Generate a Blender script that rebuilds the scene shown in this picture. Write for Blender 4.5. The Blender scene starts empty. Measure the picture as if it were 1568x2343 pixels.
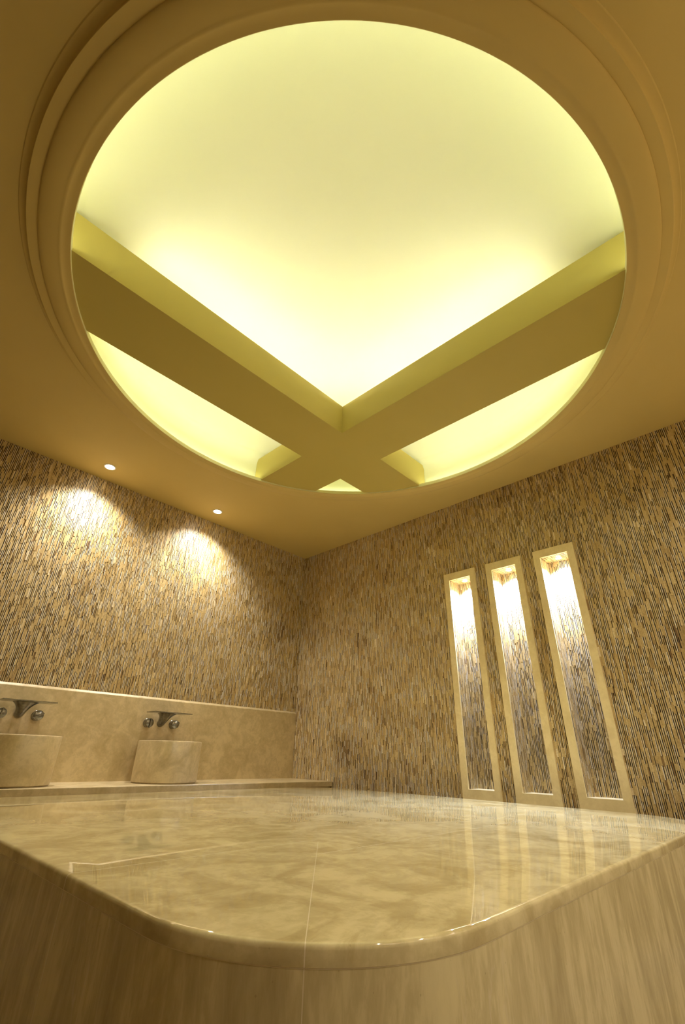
import bpy, bmesh, math, random
import numpy as np
from mathutils import Vector, Matrix
PI = math.pi
S = bpy.context.scene
C = S.collection

# ------------------------------------------------------------------ camera
def set_camera():
    yaw, pitch, roll = math.radians(44.2274), math.radians(28.2137), math.radians(1.5194)
    cy, sy, cp, sp = math.cos(yaw), math.sin(yaw), math.cos(pitch), math.sin(pitch)
    fwd = Vector((cy*cp, sy*cp, sp)); right = Vector((sy, -cy, 0)); up = right.cross(fwd)
    cr, sr = math.cos(roll), math.sin(roll)
    r2 = right*cr + up*sr; u2 = up*cr - right*sr
    cam = bpy.data.cameras.new('camera'); co = bpy.data.objects.new('camera', cam); C.objects.link(co)
    co.matrix_world = Matrix((( r2.x, u2.x, -fwd.x, 0), (r2.y, u2.y, -fwd.y, 0), (r2.z, u2.z, -fwd.z, 0), (0, 0, 0, 1)))
    cam.sensor_fit = 'HORIZONTAL'; cam.sensor_width = 24.0; cam.lens = 1038.5*24.0/1568
    cam.clip_start = 0.02; cam.clip_end = 50
    S.camera = co
set_camera()

# ------------------------------------------------------------------ light and exposure settings
S.view_settings.view_transform = 'Standard'; S.view_settings.look = 'None'
S.view_settings.gamma = 1.0; S.view_settings.use_curve_mapping = False
S.view_settings.exposure = 0.0
w = bpy.data.worlds.new('world'); S.world = w; w.use_nodes = True
w.node_tree.nodes['Background'].inputs[0].default_value = (0.02, 0.016, 0.01, 1)
w.node_tree.nodes['Background'].inputs[1].default_value = 0.2
WARM = (1.0, 0.94, 0.88)  
COOL = (0.76, 0.88, 1.25)  
LED = (0.90, 1.0, 0.98)  
SPOT_W = 122.0  # downlights over the basins
ROOM_W = 84.0  # unseen downlights behind the camera, the third added to brighten the right wall
NICHE_W = 150.0  
LED_WHITE = (0.96, 1.0, 1.12)
LED_RING = 16.0  
LED_BEAM = 36.0  
LENS_EM = 60.0  

# ------------------------------------------------------------------ helpers
def new_mat(name):
    m = bpy.data.materials.new(name); m.use_nodes = True
    nt = m.node_tree; b = nt.nodes['Principled BSDF']
    return m, nt, b
def N(nt, typ, **kw):
    n = nt.nodes.new(typ)
    for k, v in kw.items():
        if k.startswith('i_'):
            key = k[2:]; key = int(key) if key.isdigit() else key
            n.inputs[key].default_value = v
        else: setattr(n, k, v)
    return n
def ramp(nt, stops, fac, interp='LINEAR'):
    r = nt.nodes.new('ShaderNodeValToRGB'); r.color_ramp.interpolation = interp
    e = r.color_ramp.elements
    e[0].position, e[0].color = stops[0][0], (*stops[0][1], 1)
    e[1].position, e[1].color = stops[-1][0], (*stops[-1][1], 1)
    for p, c in stops[1:-1]:
        x = e.new(p); x.color = (*c, 1)
    nt.links.new(fac, r.inputs[0]); return r.outputs[0]
def math_n(nt, op, a, b=None, c=None, clamp=False):
    n = nt.nodes.new('ShaderNodeMath'); n.operation = op; n.use_clamp = clamp
    for i, v in enumerate((a, b, c)):
        if v is None: continue
        if isinstance(v, (int, float)): n.inputs[i].default_value = v
        else: nt.links.new(v, n.inputs[i])
    return n.outputs[0]
def mesh_obj(name, verts, faces, mat=None, parent=None, smooth=False, loc=(0, 0, 0)):
    me = bpy.data.meshes.new(name); me.from_pydata([tuple(v) for v in verts], [], faces); me.update()
    bm = bmesh.new(); bm.from_mesh(me); bmesh.ops.remove_doubles(bm, verts=bm.verts, dist=1e-6)
    bmesh.ops.recalc_face_normals(bm, faces=bm.faces)
    bm.to_mesh(me); bm.free()
    if smooth:
        me.polygons.foreach_set('use_smooth', [True]*len(me.polygons))
        me.set_sharp_from_angle(angle=math.radians(35))
    o = bpy.data.objects.new(name, me); C.objects.link(o)
    for m in (mat if isinstance(mat, (list, tuple)) else [mat]):
        if m: me.materials.append(m)
    if parent:
        o.parent = parent; o.location = Vector(loc) - Vector((0, 0, 0))
    else: o.location = loc
    return o
def empty(name, loc):
    o = bpy.data.objects.new(name, None); C.objects.link(o); o.location = loc
    o.empty_display_size = 0.1; return o
def tag(o, label=None, cat=None, group=None, kind=None):
    if label: o['label'] = label
    if cat: o['category'] = cat
    if group: o['group'] = group
    if kind: o['kind'] = kind
    return o
def box(V, F, x0, x1, y0, y1, z0, z1):
    b = len(V)
    V += [(x0, y0, z0), (x1, y0, z0), (x1, y1, z0), (x0, y1, z0), (x0, y0, z1), (x1, y0, z1), (x1, y1, z1), (x0, y1, z1)]
    F += [tuple(b+i for i in f) for f in ((0, 3, 2, 1), (4, 5, 6, 7), (0, 1, 5, 4), (1, 2, 6, 5), (2, 3, 7, 6), (3, 0, 4, 7))]
def bevel(o, w=0.003, seg=2):
    m = o.modifiers.new('bevel', 'BEVEL'); m.width = w; m.segments = seg; m.limit_method = 'ANGLE'; m.angle_limit = math.radians(40)
    return o
def lathe(profile, n=96, cx=0.0, cy=0.0, close=False):
    V, F = [], []
    for r, z in profile:
        for k in range(n):
            a = 2*PI*k/n; V.append((cx+r*math.cos(a), cy+r*math.sin(a), z))
    m = len(profile)
    for i in range(m-1 + (1 if close else 0)):
        for k in range(n):
            j = (i+1) % m; F.append((i*n+k, i*n+(k+1) % n, j*n+(k+1) % n, j*n+k))
    return V, F
def loft(loops, cap0=True, cap1=True):
    V, F = [], []; n = len(loops[0])
    for l in loops: V += [tuple(p) for p in l]
    for i in range(len(loops)-1):
        for k in range(n): F.append((i*n+k, i*n+(k+1) % n, (i+1)*n+(k+1) % n, (i+1)*n+k))
    if cap0: F.append(tuple(range(n-1, -1, -1)))
    if cap1: F.append(tuple((len(loops)-1)*n+k for k in range(n)))
    return V, F

# ------------------------------------------------------------------ materials
def plaster(name, c0, c1):
    m, nt, b = new_mat(name)
    g = N(nt, 'ShaderNodeNewGeometry'); n = N(nt, 'ShaderNodeTexNoise', i_Scale=2.2, i_Detail=4.0)
    nt.links.new(g.outputs['Position'], n.inputs['Vector'])
    c = ramp(nt, [(0.3, c0), (0.7, c1)], n.outputs[0])
    nt.links.new(c, b.inputs['Base Color']); b.inputs['Roughness'].default_value = 0.75
    n2 = N(nt, 'ShaderNodeTexNoise', i_Scale=320.0, i_Detail=2.0); nt.links.new(g.outputs['Position'], n2.inputs['Vector'])
    bp = N(nt, 'ShaderNodeBump', i_Strength=0.06, i_Distance=0.001); nt.links.new(n2.outputs[0], bp.inputs['Height'])
    nt.links.new(bp.outputs[0], b.inputs['Normal'])
    return m
def isl_f(nt, fac):
    return ramp(nt, [(0.44, (1, 1, 1)), (0.475, (0, 0, 0))], fac)
def marble(name, stretch=(1, 1, 1), rough=(0.22, 0.34), dark=(0.49, 0.39, 0.175), light=(0.79, 0.665, 0.345), seams=False, scale=1.0, island=0.0):
    m, nt, b = new_mat(name); L = nt.links.new
    g = N(nt, 'ShaderNodeNewGeometry')
    mp = N(nt, 'ShaderNodeMapping'); mp.inputs['Scale'].default_value = stretch; L(g.outputs['Position'], mp.inputs[0])
    n1 = N(nt, 'ShaderNodeTexNoise', i_Scale=5.0*scale, i_Detail=6.0, i_Roughness=0.6, i_Distortion=0.9); L(mp.outputs[0], n1.inputs['Vector'])
    n2 = N(nt, 'ShaderNodeTexNoise', i_Scale=26.0*scale, i_Detail=5.0, i_Roughness=0.65, i_Distortion=0.4); L(mp.outputs[0], n2.inputs['Vector'])
    s = math_n(nt, 'ADD', math_n(nt, 'MULTIPLY', n1.outputs[0], 0.65), math_n(nt, 'MULTIPLY', n2.outputs[0], 0.35))
    mid = tuple((a+c)/2 for a, c in zip(dark, light))
    col = ramp(nt, [(0.34, dark), (0.5, mid), (0.56, tuple(0.35*a+0.65*c for a, c in zip(mid, light))), (0.68, light)], s)
    # cloudy islands with crisp edges, and thin pale veins
    v = N(nt, 'ShaderNodeTexVoronoi', feature='DISTANCE_TO_EDGE', i_Scale=3.1*scale)
    d = N(nt, 'ShaderNodeTexNoise', i_Scale=3.0*scale, i_Detail=5.0); L(mp.outputs[0], d.inputs['Vector'])
    vm = N(nt, 'ShaderNodeVectorMath', operation='ADD'); vs = N(nt, 'ShaderNodeVectorMath', operation='SCALE'); vs.inputs['Scale'].default_value = 0.55
    L(d.outputs['Color'], vs.inputs[0]); L(mp.outputs[0], vm.inputs[0]); L(vs.outputs[0], vm.inputs[1]); L(vm.outputs[0], v.inputs['Vector'])
    vein = math_n(nt, 'SUBTRACT', 1.0, math_n(nt, 'MULTIPLY', v.outputs[0], 90.0, clamp=True))
    nb = N(nt, 'ShaderNodeTexNoise', i_Scale=1.9*scale, i_Detail=2.0); L(mp.outputs[0], nb.inputs['Vector'])
    vmask = math_n(nt, 'MULTIPLY', vein, math_n(nt, 'MULTIPLY', math_n(nt, 'SUBTRACT', nb.outputs[0], 0.52), 5.0, clamp=True))
    mx = N(nt, 'ShaderNodeMixRGB'); L(math_n(nt, 'MULTIPLY', vmask, 0.5), mx.inputs[0]); L(col, mx.inputs[1]); mx.inputs[2].default_value = (0.80, 0.68, 0.45, 1)
    out = mx.outputs[0]
    isl = ramp(nt, [(0.47, (0, 0, 0)), (0.505, (1, 1, 1))], n1.outputs[0])
    mi = N(nt, 'ShaderNodeMixRGB', blend_type='MULTIPLY'); L(math_n(nt, 'MULTIPLY', isl_f(nt, n1.outputs[0]), island), mi.inputs[0]); L(out, mi.inputs[1]); mi.inputs[2].default_value = (0.80, 0.74, 0.62, 1); out = mi.outputs[0]
    # small dark pits
    vp = N(nt, 'ShaderNodeTexVoronoi', i_Scale=38.0); L(g.outputs['Position'], vp.inputs['Vector'])
    pit = math_n(nt, 'MULTIPLY', math_n(nt, 'LESS_THAN', vp.outputs['Distance'], 0.055), 0.3)
    m3 = N(nt, 'ShaderNodeMixRGB'); L(pit, m3.inputs[0]); L(out, m3.inputs[1]); m3.inputs[2].default_value = (0.25, 0.17, 0.08, 1); out = m3.outputs[0]
    rr = N(nt, 'ShaderNodeMapRange'); rr.inputs['To Min'].default_value = rough[0]; rr.inputs['To Max'].default_value = rough[1]
    L(isl, rr.inputs['Value']); L(rr.outputs[0], b.inputs['Roughness'])
    if seams:
        sx = N(nt, 'ShaderNodeSeparateXYZ'); L(g.outputs['Position'], sx.inputs[0]); X, Y, Z = sx.outputs
        def near(v, w): return math_n(nt, 'LESS_THAN', math_n(nt, 'ABSOLUTE', v), w)
        def both(a, b_): return math_n(nt, 'MULTIPLY', a, b_)
        dg = both(near(math_n(nt, 'SUBTRACT', X, math_n(nt, 'ADD', Y, -0.036)), 0.0012), math_n(nt, 'LESS_THAN', X, 1.21))
        l1 = both(near(math_n(nt, 'SUBTRACT', Y, 1.275), 0.0018), math_n(nt, 'LESS_THAN', X, 1.23))
        l2 = both(near(math_n(nt, 'SUBTRACT', Y, 1.10), 0.0018), both(math_n(nt, 'GREATER_THAN', X, 1.07), math_n(nt, 'LESS_THAN', X, 2.32)))
        l3 = both(near(math_n(nt, 'SUBTRACT', X, 2.32), 0.0018), math_n(nt, 'LESS_THAN', Y, 1.9))
        l4 = both(near(math_n(nt, 'SUBTRACT', Y, 2.35), 0.0018), math_n(nt, 'GREATER_THAN', X, 0.9))
        line = l1
        for q in (dg, l2, l3, l4): line = math_n(nt, 'MAXIMUM', line, q)
        m2 = N(nt, 'ShaderNodeMixRGB'); L(math_n(nt, 'MULTIPLY', line, 0.75), m2.inputs[0]); L(out, m2.inputs[1]); m2.inputs[2].default_value = (0.86, 0.76, 0.50, 1); out = m2.outputs[0]
        bp = N(nt, 'ShaderNodeBump', i_Strength=0.15, i_Distance=0.001, invert=True); L(line, bp.inputs['Height']); L(bp.outputs[0], b.inputs['Normal'])
    L(out, b.inputs['Base Color'])
    b.inputs['IOR'].default_value = 1.68
    return m
def mosaic_mat():
    m, nt, b = new_mat('split_stone_mosaic'); L = nt.links.new
    a = N(nt, 'ShaderNodeAttribute', attribute_name='tone')
    col = ramp(nt, [(0.0, (0.012, 0.008, 0.006)), (0.07, (0.04, 0.025, 0.014)), (0.13, (0.16, 0.09, 0.04)), (0.26, (0.29, 0.18, 0.065)),
                    (0.55, (0.52, 0.37, 0.15)), (0.78, (0.67, 0.515, 0.25)), (0.90, (0.84, 0.73, 0.50)), (1.0, (0.92, 0.88, 0.76))], a.outputs['Fac'])
    g = N(nt, 'ShaderNodeNewGeometry'); n = N(nt, 'ShaderNodeTexNoise', i_Scale=110.0, i_Detail=4.0); L(g.outputs['Position'], n.inputs['Vector'])
    mx = N(nt, 'ShaderNodeMixRGB', blend_type='MULTIPLY'); mx.inputs[0].default_value = 0.55
    c2 = ramp(nt, [(0.3, (0.62, 0.58, 0.52)), (0.62, (1, 1, 1))], n.outputs[0]); L(col, mx.inputs[1]); L(c2, mx.inputs[2])
    L(mx.outputs[0], b.inputs['Base Color']); b.inputs['Roughness'].default_value = 0.42
    return m
def simple(name, col, rough=0.4, metal=0.0, emis=None, strength=0):
    m, nt, b = new_mat(name)
    b.inputs['Base Color'].default_value = (*col, 1); b.inputs['Roughness'].default_value = rough; b.inputs['Metallic'].default_value = metal
    if emis:
        b.inputs['Emission Color'].default_value = (*emis, 1); b.inputs['Emission Strength'].default_value = strength
    return m
def chrome_mat():
    m, nt, b = new_mat('brushed_chrome'); L = nt.links.new
    g = N(nt, 'ShaderNodeNewGeometry'); n = N(nt, 'ShaderNodeTexNoise', i_Scale=60.0, i_Detail=3.0); L(g.outputs['Position'], n.inputs['Vector'])
    c = ramp(nt, [(0.3, (0.22, 0.22, 0.21)), (0.7, (0.34, 0.34, 0.32))], n.outputs[0]); L(c, b.inputs['Base Color'])
    b.inputs['Metallic'].default_value = 1.0; b.inputs['Roughness'].default_value = 0.2
    return m
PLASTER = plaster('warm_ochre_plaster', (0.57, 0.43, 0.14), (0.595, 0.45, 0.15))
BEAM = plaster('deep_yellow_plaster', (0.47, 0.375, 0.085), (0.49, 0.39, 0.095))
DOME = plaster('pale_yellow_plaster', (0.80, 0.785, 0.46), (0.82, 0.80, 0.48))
M_TOP = marble('polished_beige_marble', stretch=(1.0, 1.0, 1.0), rough=(0.006, 0.034), seams=True, scale=0.9, island=0.32)
M_SIDE = marble('beige_marble_streaked', stretch=(2.2, 2.2, 0.55), rough=(0.16, 0.24), seams=True, scale=0.9)
M_FLOOR = marble('brown_marble_floor', rough=(0.2, 0.3), dark=(0.14, 0.10, 0.05), light=(0.24, 0.18, 0.10))
M_WALL = marble('honed_beige_marble', stretch=(1, 1, 1), rough=(0.28, 0.4), scale=1.5, dark=(0.45, 0.35, 0.175), light=(0.66, 0.53, 0.295))
M_FRAME = marble('brightened_beige_marble', stretch=(1, 1, 1), rough=(0.3, 0.4), scale=1.2, dark=(0.70, 0.56, 0.28), light=(0.84, 0.70, 0.38))  # beige marble lightened in colour, making up for weak light on the niches
MOSAIC = mosaic_mat()
GROUT = simple('dark_grout', (0.018, 0.012, 0.008), 0.9)
CHROME = chrome_mat()
JOINT = simple('pale_joint_filler', (0.72, 0.60, 0.34), 0.6)
WHITE_METAL = simple('white_enamel', (0.8, 0.78, 0.72), 0.35)
LENS_WARM = simple('lit_lamp_lens', (1, 1, 1), 0.3, emis=(1.0, 0.86, 0.62), strength=LENS_EM)
LENS_COOL = simple('lit_cool_lamp_lens', (1, 1, 1), 0.3, emis=COOL, strength=LENS_EM)
LED_MAT = simple('glowing_led_strip_ring', (1, 1, 1), 0.4, emis=LED, strength=LED_RING)
LED_MAT2 = simple('glowing_led_strip_beam', (1, 1, 1), 0.4, emis=LED_WHITE, strength=LED_BEAM)

# ------------------------------------------------------------------ dimensions (metres, camera at the origin)
XR, YL = 3.547, 4.092          # right wall plane, left wall plane
XN, YN = -1.50, -1.30          # the two walls behind the camera
ZC, ZF = 2.20, -0.70
CX, CY = 1.499, 1.463          # centre of the round recess
SZ = -0.2385                   # top of the marble platform

# ------------------------------------------------------------------ mosaic builder
class Stones:
    def __init__(s): s.V = []; s.tone = []
    def cover(s, frame, u0, u1, v0, v1, holes=(), seed=1, w=0.0108, depth=0.0055):
        """frame(u, v, d) -> xyz; thin upright stones of uneven length laid in columns"""
        rnd = random.Random(seed); u = u0
        patch = [(rnd.uniform(u0, u1), rnd.uniform(v0, v1), rnd.uniform(.05, .22), rnd.uniform(-.2, .14)) for _ in range(int(60*(u1-u0)*(v1-v0)/4)+1)]
        while u < u1-0.003:
            cw = min(w*rnd.uniform(0.85, 1.15), u1-u); v = v0 - rnd.uniform(0, 0.06)
            while v < v1:
                ln = rnd.uniform(0.036, 0.082); a0, a1 = max(v, v0), min(v+ln-0.0006, v1)
                v += ln
                if a1-a0 < 0.004: continue
                for (h0, h1, k0, k1) in holes:
                    if u+cw/2 > h0 and u+cw/2 < h1 and a1 > k0 and a0 < k1:
                        if a0 < k0: a1 = k0
                        elif a1 > k1: a0 = k1
                        else: a1 = a0
                if a1-a0 < 0.004: continue
                t = rnd.random()
                tone = rnd.gauss(0.62, 0.055) if t < .88 else (rnd.uniform(.22, .42) if t < .94 else rnd.uniform(.76, .88))
                for (pu, pv, pr, pt) in patch:
                    q = ((u-pu)**2+((a0+a1)/2-pv)**2)/pr**2
                    if q < 1: tone += pt*(1-q)*0.8
                tone = min(.97, max(.16, tone)); d = rnd.uniform(0.2, 1.0)*depth
                x0, x1 = u, u+cw-0.0004
                if rnd.random() < 0.65:
                    gap = rnd.uniform(0.0032, 0.0052); 
                    if rnd.random() < 0.35: s.add(frame, x0, x0+gap, a0, a1, 0.0008, rnd.uniform(0.0, 0.06))
                    x0 += gap
                    if rnd.random() < 0.6:
                        s.add(frame, x0, x0+0.0026, a0, a1, min(depth, d+0.0006), rnd.uniform(.86, 1.0)); x0 += 0.0027
                s.add(frame, x0, x1, a0, a1, d, tone)
            u += cw
    def add(s, frame, x0, x1, a0, a1, d, tone):
        s.V += [frame(x0, a0, 0), frame(x1, a0, 0), frame(x1, a1, 0), frame(x0, a1, 0), frame(x0, a0, d), frame(x1, a0, d), frame(x1, a1, d), frame(x0, a1, d)]
        s.tone.append(tone)
    def build(s, name, base_V, base_F, parent=None, mats=None):
        n = len(s.tone); nb = len(base_V)
        V = np.array(base_V + s.V, dtype=np.float32).reshape(-1, 3)
        q = np.array([(4, 5, 6, 7), (0, 1, 5, 4), (1, 2, 6, 5), (2, 3, 7, 6), (3, 0, 4, 7)])
        F = (q[None]+(nb+8*np.arange(n))[:, None, None]).reshape(-1, 4)
        me = bpy.data.meshes.new(name)
        me.from_pydata(V.tolist(), [], [tuple(f) for f in base_F]+F.tolist())
        me.materials.append(GROUT if mats is None else mats); me.materials.append(MOSAIC)
        nf = len(base_F)
        me.polygons.foreach_set('material_index', [0]*nf+[1]*(5*n))
        at = me.attributes.new('tone', 'FLOAT', 'FACE')
        at.data.foreach_set('value', [0.0]*nf+np.repeat(np.array(s.tone), 5).tolist())
        me.update(); me.validate()
        o = bpy.data.objects.new(name, me); C.objects.link(o)
        if parent: o.parent = parent
        return o

# ------------------------------------------------------------------ the room shell
NICHES = [1.9425, 1.5235, 1.1035]            # centre y of each niche
NOW, NTOP, NBOT, NDEP = 0.105, 1.438, -0.205, 0.150
def build_walls():
    # left wall
    V, F = [], []; box(V, F, XN-0.12, XR, YL, YL+0.14, ZF-0.05, ZC+0.8)
    st = Stones(); st.cover(lambda u, v, d: (u, YL-d, v), XN, XR, 0.385, ZC, seed=11)
    st.build('wall_left', V, F)['kind'] = 'structure'
    # right wall, with the three openings left free
    V, F = [], []; t = 0.26
    box(V, F, XR, XR+t, YN-0.12, NICHES[2]-NOW, ZF-0.05, ZC+0.8)
    box(V, F, XR, XR+t, NICHES[0]+NOW, YL+0.14, ZF-0.05, ZC+0.8)
    for a, b_ in ((NICHES[2]+NOW, NICHES[1]-NOW), (NICHES[1]+NOW, NICHES[0]-NOW)): box(V, F, XR, XR+t, a, b_, ZF-0.05, ZC+0.8)
    for y in NICHES:
        box(V, F, XR, XR+t, y-NOW, y+NOW, ZF-0.05, NBOT); box(V, F, XR, XR+t, y-NOW, y+NOW, NTOP, ZC+0.8)
        box(V, F, XR+NDEP, XR+t, y-NOW, y+NOW, NBOT, NTOP)
    st = Stones(); st.cover(lambda u, v, d: (XR-d, u, v), YN, YL-0.006, ZF, ZC, holes=[(y-0.150, y+0.150, -0.262, 1.493) for y in NICHES], seed=23)
    st.build('wall_right', V, F)['kind'] = 'structure'
    # the walls behind the camera, same stone, plainer
    V, F = [], []; box(V, F, XN-0.14, XN, YN-0.12, YL, ZF-0.05, ZC+0.8)
    st = Stones(); st.cover(lambda u, v, d: (XN+d, u, v), YN, YL-0.006, ZF, ZC, seed=31)
    st.build('wall_near_left', V, F)['kind'] = 'structure'
    V, F = [], []; box(V, F, XN, XR, YN-0.14, YN, ZF-0.05, ZC+0.8)
    mesh_obj('wall_near_right', V, F, M_WALL)['kind'] = 'structure'
    V, F = [], []; box(V, F, XN, XR, YN, YL, ZF-0.08, ZF)
    mesh_obj('floor', V, F, M_FLOOR)['kind'] = 'structure'
build_walls()

R_A = 1.772
def build_ceiling():
    n = 256; V, F = [], []
    x0, x1, y0, y1 = XN, XR, YN, YL
    outer = []
    for k in range(n):
        a = 2*PI*k/n; dx, dy = math.cos(a), math.sin(a)
        ts = []
        if dx > 1e-9: ts.append((x1-CX)/dx)
        if dx < -1e-9: ts.append((x0-CX)/dx)
        if dy > 1e-9: ts.append((y1-CY)/dy)
        if dy < -1e-9: ts.append((y0-CY)/dy)
        t = min(ts); outer.append([CX+dx*t, CY+dy*t])
    for c in ((x0, y0), (x0, y1), (x1, y0), (x1, y1)):
        i = min(range(n), key=lambda q: (outer[q][0]-c[0])**2+(outer[q][1]-c[1])**2); outer[i] = list(c)
    for z in (ZC, ZC+0.02):
        V += [(CX+R_A*math.cos(2*PI*k/n), CY+R_A*math.sin(2*PI*k/n), z) for k in range(n)]
        V += [(p[0], p[1], z) for p in outer]
    for k in range(n):
        j = (k+1) % n
        F.append((k, j, n+j, n+k)); F.append((2*n+k, 3*n+k, 3*n+j, 2*n+j)); F.append((k, 2*n+k, 2*n+j, j)); F.append((n+k, n+j, 3*n+j, 3*n+k))
    c = mesh_obj('ceiling', V, F, PLASTER); c['kind'] = 'structure'
    # stepped plaster ring: outer ovolo, flat fillet, broad ovolo, bead, inner band and lip
    P = [(R_A+0.004, ZC+0.001), (R_A-0.001, ZC-0.003)]
    for i in range(9):                                   # cove falling from the ceiling to the first fillet
        a = PI/2*i/8; P.append((1.770-0.034*math.sin(a), ZC-0.004-0.030*(1-math.cos(a))))
    P += [(1.735, ZC-0.036), (1.733, ZC-0.0385), (1.690, ZC-0.0385), (1.687, ZC-0.0385)]
    for i in range(13):                                  # broad quarter round
        a = PI/2*i/12; P.append((1.687-0.088*(1-math.cos(a)), ZC-0.040-0.026*math.sin(a)))
    P += [(1.594, ZC-0.0665), (1.588, ZC-0.068), (1.582, ZC-0.0665), (1.575, ZC-0.0625), (1.560, ZC-0.0615), (1.543, ZC-0.0615), (1.541, ZC-0.0595)]
    Q = [(1.541, ZC-0.0595), (1.541, ZC-0.030), (1.553, ZC-0.030), (1.553, ZC-0.045), (1.640, ZC-0.045)]
    # shallow plaster dome above
    rs, hh, z0 = 1.545, 0.40, ZC+0.265; R = (rs*rs+hh*hh)/(2*hh)
    D = [(1.640, ZC-0.045), (1.640, ZC+0.13)]
    for i in range(1, 14):
        a = PI/2*i/14; D.append((1.640-0.095*(1-math.cos(a)), ZC+0.13+0.128*math.sin(a)))
    for i in range(0, 33):
        r = rs*(1-i/32.0); D.append((r, z0+math.sqrt(R*R-r*r)-(R-hh)))
    V, F = lathe(P, 320, CX, CY); o = mesh_obj('ceiling_moulding', V, F, PLASTER, parent=c, smooth=True)
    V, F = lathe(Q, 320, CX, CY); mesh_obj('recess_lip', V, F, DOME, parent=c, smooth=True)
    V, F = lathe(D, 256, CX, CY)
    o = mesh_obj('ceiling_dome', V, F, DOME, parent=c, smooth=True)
    return c
build_ceiling()

BX0, BX1, BY0, BY1, BZ0, BZ1 = 1.957, 2.415, 1.935, 2.388, 2.155, 2.415
def build_beams():
    def span(v, ctr_a, ctr_b):
        h = math.sqrt(1.636**2-(v-ctr_a)**2); return ctr_b-h, ctr_b+h
    ya, yb = span(BX0, CX, CY); ya2, yb2 = span(BX1, CX, CY)
    xa, xb = span(BY0, CY, CX); xa2, xb2 = span(BY1, CY, CX)
    def arc(p, q, n=10):      # points on the recess wall from p to q
        a0 = math.atan2(p[1]-CY, p[0]-CX); a1 = math.atan2(q[1]-CY, q[0]-CX)
        if a1-a0 > PI: a1 -= 2*PI
        if a0-a1 > PI: a1 += 2*PI
        return [(CX+1.636*math.cos(a0+(a1-a0)*i/n), CY+1.636*math.sin(a0+(a1-a0)*i/n)) for i in range(n+1)]
    out = []
    out += arc((BX0, ya), (BX1, ya2)); out += [(BX1, BY0)]
    out += arc((xb, BY0), (xb2, BY1)); out += [(BX1, BY1)]
    out += arc((BX1, yb2), (BX0, yb)); out += [(BX0, BY1)]
    out += arc((xa2, BY1), (xa, BY0)); out += [(BX0, BY0)]
    n = len(out); bm = bmesh.new()
    lo = [bm.verts.new((x, y, BZ0)) for x, y in out]; hi = [bm.verts.new((x, y, BZ1)) for x, y in out]
    for k in range(n): bm.faces.new((lo[k], lo[(k+1) % n], hi[(k+1) % n], hi[k]))
    for lv in (lo, hi):      # each arm and the crossing is a convex face
        inner = [lv[11], lv[23], lv[35], lv[47]]       # (BX1,BY0) (BX1,BY1) (BX0,BY1) (BX0,BY0)
        bm.faces.new(lv[0:11]+[inner[0], inner[3]]); bm.faces.new([inner[0]]+lv[12:23]+[inner[1]])
        bm.faces.new([inner[1]]+lv[24:35]+[inner[2]]); bm.faces.new([inner[2]]+lv[36:47]+[inner[3]])
        bm.faces.new(inner)
    bmesh.ops.recalc_face_normals(bm, faces=bm.faces)
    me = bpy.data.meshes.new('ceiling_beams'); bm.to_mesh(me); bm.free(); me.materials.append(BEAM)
    o = bpy.data.objects.new('ceiling_beams', me); C.objects.link(o)
    tag(o, 'two broad plaster beams crossing off centre inside the glowing round ceiling recess', 'beam')
build_beams()

def led_tube(name, pts, r, mat, closed, label):
    loops = []; n = len(pts)
    for i, p in enumerate(pts):
        p = Vector(p); a = Vector(pts[(i-1) % n] if (closed or i) else pts[0]); b_ = Vector(pts[(i+1) % n] if (closed or i < n-1) else pts[-1])
        t = (b_-a).normalized(); s = t.cross(Vector((0, 0, 1))).normalized()
        loops.append([p+s*r*math.cos(q)+Vector((0, 0, 1))*r*math.sin(q) for q in [2*PI*k/8 for k in range(8)]])
    if closed: loops.append(loops[0])
    V, F = loft(loops, not closed, not closed)
    o = mesh_obj(name, V, F, mat); tag(o, label, 'light strip'); return o
# hidden behind the lip of the ring, and lying on top of the beams
def arc_span(a0, a1, label):
    n = max(8, int((a1-a0)/0.06))
    led_tube('led_strip', [(CX+1.600*math.cos(a0+(a1-a0)*k/n), CY+1.600*math.sin(a0+(a1-a0)*k/n), ZC-0.045+0.0082) for k in range(n+1)], 0.008, LED_MAT, False, label)
g_ = 0.02
e0 = math.asin((BY0-CY)/1.6); e1 = math.asin((BY1-CY)/1.6)                    # where the arms meet the ring
n1 = math.acos((BX1-CX)/1.6); n0 = math.acos((BX0-CX)/1.6)
arc_span(e1+g_, n1-g_, 'short light strip behind the lip in the small triangular opening above the room corner')
arc_span(n0+g_, PI-e1-g_, 'light strip behind the round lip above the basins')
arc_span(PI-e0+g_, 2*PI-n0-g_, 'longest light strip behind the lip of the large opening')
arc_span(-n1+g_, e0-g_, 'light strip behind the round lip above the niches')
zb = BZ1+0.0082
led_tube('led_strip', [(x, BY0+0.06, zb) for x in (0.42, BX0+0.04)], 0.008, LED_MAT2, False, 'light strip on the long left arm of the ceiling beams')
led_tube('led_strip', [(BX0+0.06, y, zb) for y in (0.42, BY0-0.04)], 0.008, LED_MAT2, False, 'light strip on the long right arm of the ceiling beams')
led_tube('led_strip', [(x, BY1-0.06, zb) for x in (0.80, BX0+0.10)], 0.008, LED_MAT2, False, 'light strip on the far edge of the long left arm, above the basins')
led_tube('led_strip', [(BX1-0.06, y, zb) for y in (0.80, BY0+0.10)], 0.008, LED_MAT2, False, 'light strip on the far edge of the long right arm, above the niches')

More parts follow.
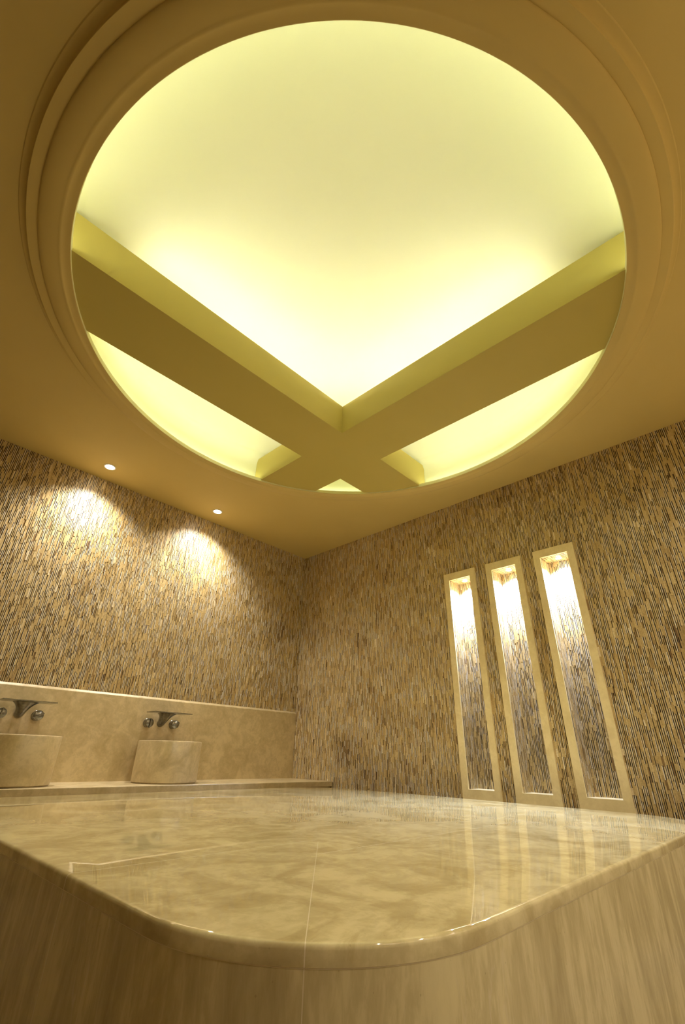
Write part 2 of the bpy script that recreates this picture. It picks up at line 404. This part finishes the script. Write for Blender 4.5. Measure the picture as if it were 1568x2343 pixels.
# ------------------------------------------------------------------ marble platform
def rrect(x0, x1, y0, y1, r, n=16):
    P = []
    for cx, cy, a0 in ((x1-r, y1-r, 0), (x0+r, y1-r, PI/2), (x0+r, y0+r, PI), (x1-r, y0+r, 1.5*PI)):
        for i in range(n+1):
            a = a0+PI/2*i/n; P.append((cx+r*math.cos(a), cy+r*math.sin(a)))
    return P
def build_platform():
    X0, X1, Y0, Y1, R = 0.488, 3.225, 0.505, 3.275, 0.40
    root = empty('marble_platform', (1.86, 1.89, ZF)); off = (-1.86, -1.89, -ZF)
    tag(root, 'large polished beige marble platform with rounded corners in the middle of the room', 'platform')
    def ring(i, z): return [(x, y, z) for x, y in rrect(X0+i, X1-i, Y0+i, Y1-i, R-i)]
    t = 0.0265
    loops = [ring(0.0, SZ-t), ring(0.0, SZ-0.008), ring(0.0010, SZ-0.0045), ring(0.0030, SZ-0.0018), ring(0.006, SZ-0.0004), ring(0.010, SZ)]
    V, F = loft(loops, True, True); mesh_obj('slab_top', V, F, M_TOP, parent=root, smooth=True, loc=off)
    loops = [ring(0.0003, SZ-t-0.0014), ring(0.0003, SZ-t)]
    V, F = loft(loops, True, True); mesh_obj('joint', V, F, JOINT, parent=root, smooth=True, loc=off)
    loops = [ring(0.0006, ZF), ring(0.0006, SZ-t-0.0014)]
    V, F = loft(loops, True, True); mesh_obj('side_cladding', V, F, M_SIDE, parent=root, smooth=True, loc=off)
build_platform()

# ------------------------------------------------------------------ wash counter, backsplash
def build_counter():
    zt = -0.2150; yf = 3.485
    V, F = [], []; box(V, F, XN, XR-0.007, yf, YL-0.028, zt-0.042, zt)
    top = mesh_obj('counter', V, F, M_WALL); tag(top, 'long beige marble counter shelf carrying the round basins along the left wall', 'counter'); bevel(top, 0.003)
    V, F = [], []; box(V, F, XN, XR-0.007, yf+0.03, YL-0.028, ZF, zt-0.0422)
    mesh_obj('base', V, F, M_WALL, parent=top)
    # backsplash with a chamfered upper edge
    x0, x1 = XN, XR-0.007; pr = [(YL-0.0065, zt-0.04), (YL-0.027, zt-0.04), (YL-0.027, 0.386), (YL-0.0255, 0.3895), (YL-0.010, 0.405), (YL-0.0065, 0.405)]
    V, F = loft([[(x0, y, z) for y, z in pr], [(x1, y, z) for y, z in pr]])
    o = mesh_obj('backsplash', V, F, M_WALL); tag(o, 'tall beige marble backsplash panel below the left mosaic wall', 'backsplash')
build_counter()

# ------------------------------------------------------------------ basins and taps
ZT = -0.2150
def build_basins():
    root = empty('wash_basin', (2.0, 3.79, ZT))
    h, r = 0.284, 0.2405
    prof = [(0.001, 0.0), (r-0.012, 0.0), (r-0.012, 0.006), (r-0.003, 0.0062), (r, 0.009), (r, h-0.006), (r-0.002, h-0.002), (r-0.006, h), (r-0.026, h), (r-0.031, h-0.003), (r-0.033, h-0.010)]
    for i in range(1, 13):
        a = PI/2*i/12; prof.append(((r-0.033)*math.cos(a)+0.025*(1-math.cos(a)), h-0.010-0.13*math.sin(a)))
    V, F = lathe(prof, 96); 
    bo = mesh_obj('bowl', V, F, M_WALL, parent=root, smooth=True)
    V, F = lathe([(0.0005, h-0.137), (0.024, h-0.137), (0.026, h-0.1405), (0.026, h-0.150)], 32)
    mesh_obj('drain', V, F, CHROME, parent=root, smooth=True)
    tag(root, 'round beige marble basin standing nearest the room corner', 'basin')
    r2 = root.copy(); C.objects.link(r2); r2.location = (0.945, 3.79, ZT)
    for ch in list(root.children):
        c = ch.copy(); C.objects.link(c); c.parent = r2
    tag(r2, 'round beige marble basin cut off by the left edge of the picture', 'basin')
    root['group'] = r2['group'] = 'round marble basins on the counter'
build_basins()

def build_taps():
    yw = YL-0.0272
    root = empty('wall_tap', (2.015, yw, 0.17))
    # spout: wide thin plate
    V, F = [], []; box(V, F, -0.168, 0.168, 3.845-yw, 4.000-yw, 0.107, 0.1135)
    p = mesh_obj('spout_plate', V, F, CHROME, parent=root); bevel(p, 0.002)
    # trumpet shaped support sweeping from the wall up under the plate
    L = []; n = 20
    for i in range(15):
        t = i/14.0
        y = -0.002 - 0.055*t**0.8 - 0.045*t**3; z = 0.036 + 0.0735*(t**1.6)
        ang = PI/2*(1-min(1, t*1.05))           # section turns from facing the wall to facing the plate
        wx = 0.030 + 0.010*t + 0.050*t**5; wd = 0.030+0.006*t
        ax = Vector((0, -math.sin(ang)*0 + math.cos(ang), 0)) if False else Vector((0, math.cos(ang), math.sin(ang)))
        L.append([Vector((wx*math.cos(2*PI*k/n), y, z)) + ax*wd*math.sin(2*PI*k/n) for k in range(n)])
    V, F = loft(L); mesh_obj('spout_stem', V, F, CHROME, parent=root, smooth=True)
    for sx, ang in ((-1, 1.45), (1, 0.45)):
        cxx = 0.115*sx
        cyl = [(0.0345, 0.0), (0.0345, 0.003), (0.0335, 0.004), (0.0335, 0.052), (0.0320, 0.0555), (0.029, 0.057), (0.0001, 0.057)]
        V, F = lathe(cyl, 40); V = [(x, -z, y) for x, y, z in V]
        k = mesh_obj('knob', V, F, CHROME, parent=root, smooth=True, loc=(cxx, 0, 0.032))
        V, F = [], []; box(V, F, -0.040, 0.034, -0.066, -0.0568, -0.0045, 0.0045)
        ca, sa = math.cos(ang), math.sin(ang); V = [(x*ca-z*sa, y, x*sa+z*ca) for x, y, z in V]
        lv = mesh_obj('lever', V, F, CHROME, parent=k); bevel(lv, 0.002)
    tag(root, 'grey metal wall tap with flat plate spout above the basin nearest the corner', 'tap', 'wall taps on the backsplash')
    r2 = root.copy(); C.objects.link(r2); r2.location = (0.955, yw, 0.17)
    for ch in list(root.children):
        c = ch.copy(); C.objects.link(c); c.parent = r2
        for g in ch.children:
            d = g.copy(); C.objects.link(d); d.parent = c
    r2['label'] = 'grey metal wall tap with flat plate spout above the basin at the left edge'
build_taps()

# ------------------------------------------------------------------ niches
def build_niches():
    desc = ['narrow lit wall niche nearest the room corner, leftmost of three', 'narrow lit wall niche between its two neighbours, the middle of three', 'narrow lit wall niche farthest from the room corner, rightmost of three']
    lamps = ['small white spot lamp in the top of the leftmost niche', 'small white spot lamp in the top of the middle niche', 'small white spot lamp in the top of the rightmost niche']
    for i, yc in enumerate(NICHES):
        root = empty('wall_niche', (XR, yc, -0.27)); off = Vector((-XR, -yc, 0.27))
        tag(root, desc[i], 'niche', 'three tall niches in the right wall')
        a, b_ = yc-NOW, yc+NOW; oa, ob = yc-0.1575, yc+0.1575; zt, zb_ = 1.503, -0.272
        # marble frame, four mitred boards proud of the mosaic, bevelled
        V, F = [], []
        def board(q):
            n = len(V)
            V.extend([(XR-0.016, y, z) for y, z in q]+[(XR+0.002, y, z) for y, z in q])
            F.extend([(n, n+1, n+2, n+3), (n+7, n+6, n+5, n+4)]+[(n+k, n+4+k, n+4+(k+1) % 4, n+(k+1) % 4) for k in range(4)])
        board([(oa, zb_), (a, NBOT), (a, NTOP), (oa, zt)]); board([(ob, zt), (b_, NTOP), (b_, NBOT), (ob, zb_)])
        board([(oa, zt), (a, NTOP), (b_, NTOP), (ob, zt)]); board([(ob, zb_), (b_, NBOT), (a, NBOT), (oa, zb_)])
        mesh_obj('frame', V, F, M_FRAME, parent=root, loc=off)
        V, F = [], []; box(V, F, XR-0.0162, XR+NDEP-0.001, a+0.0005, b_-0.0005, NBOT, NBOT+0.006)
        mesh_obj('sill', V, F, M_FRAME, parent=root, loc=off)
        st = Stones()
        xb = XR+NDEP-0.0005
        st.cover(lambda u, v, d: (xb-d, u, v), a, b_, NBOT+0.006, NTOP, seed=100+i, depth=0.003)
        st.cover(lambda u, v, d: (u, b_-0.0005-d, v), XR+0.002, xb, NBOT+0.006, NTOP, seed=200+i, depth=0.002)
        st.cover(lambda u, v, d: (u, a+0.0005+d, v), XR+0.002, xb, NBOT+0.006, NTOP, seed=300+i, depth=0.002)
        st.cover(lambda u, v, d: (v, u, NTOP-0.0005-d), a, b_, XR+0.002, xb, seed=400+i, depth=0.002)
        o = st.build('mosaic_lining', [], [], parent=root); o.location = off
        # spot lamp
        ly = yc-0.012; lx = XR+0.062; lz = NTOP-0.0045
        s = empty('niche_spotlight', (lx, ly, lz)); tag(s, lamps[i], 'spot lamp', 'spot lamps in the niches')
        V, F = lathe([(0.017, 0.0), (0.026, 0.0), (0.026, -0.004), (0.024, -0.006), (0.018, -0.006), (0.017, -0.003)], 32, close=True)
        mesh_obj('trim_ring', V, F, WHITE_METAL, parent=s, smooth=True)
        V, F = lathe([(0.017, -0.001), (0.015, -0.006), (0.009, -0.009), (0.0003, -0.010)], 32)
        mesh_obj('lens', V, F, LENS_COOL, parent=s, smooth=True)
        ld = bpy.data.lights.new('niche_lamp', 'SPOT'); ld.energy = NICHE_W; ld.color = COOL; ld.spot_size = math.radians(130); ld.spot_blend = 0.9; ld.shadow_soft_size = 0.012
        lo = bpy.data.objects.new('niche_lamp', ld); C.objects.link(lo); lo.parent = s; lo.location = (0, 0, -0.020)
build_niches()

# ------------------------------------------------------------------ recessed ceiling downlights
def downlight(x, y, watts, label, group, cone=132):
    s = empty('ceiling_downlight', (x, y, ZC)); tag(s, label, 'downlight', group)
    V, F = lathe([(0.036, 0.0), (0.050, 0.0), (0.050, -0.003), (0.047, -0.006), (0.038, -0.006), (0.036, -0.003)], 40, close=True)
    mesh_obj('trim_ring', V, F, WHITE_METAL, parent=s, smooth=True)
    V, F = lathe([(0.036, -0.002), (0.030, -0.008), (0.015, -0.012), (0.0003, -0.013)], 40)
    mesh_obj('lens', V, F, LENS_WARM, parent=s, smooth=True)
    ld = bpy.data.lights.new('downlight_lamp', 'SPOT'); ld.energy = watts; ld.color = WARM; ld.spot_size = math.radians(cone); ld.spot_blend = 1.0; ld.shadow_soft_size = 0.022
    lo = bpy.data.objects.new('downlight_lamp', ld); C.objects.link(lo); lo.parent = s; lo.location = (0, 0, -0.030)
g1 = 'downlights above the basin wall'
downlight(2.077, 3.83, SPOT_W, 'bright recessed ceiling downlight above the basin nearest the corner', g1)
downlight(0.976, 3.83, SPOT_W, 'bright recessed ceiling downlight farther from the corner, above the left basin', g1)
g2 = 'downlights behind the camera'
for k, (x, y) in enumerate(((3.0, -0.85), (1.9, -0.9), (0.8, -0.9))):  # last one is an added lamp, lifting the light on the right wall
    downlight(x, y, ROOM_W, cone=165, label=['recessed ceiling downlight behind the camera close to the niche wall', 'recessed ceiling downlight behind the camera halfway along the near wall', 'unseen recessed downlight added behind the camera to brighten the niche wall'][k], group=g2)
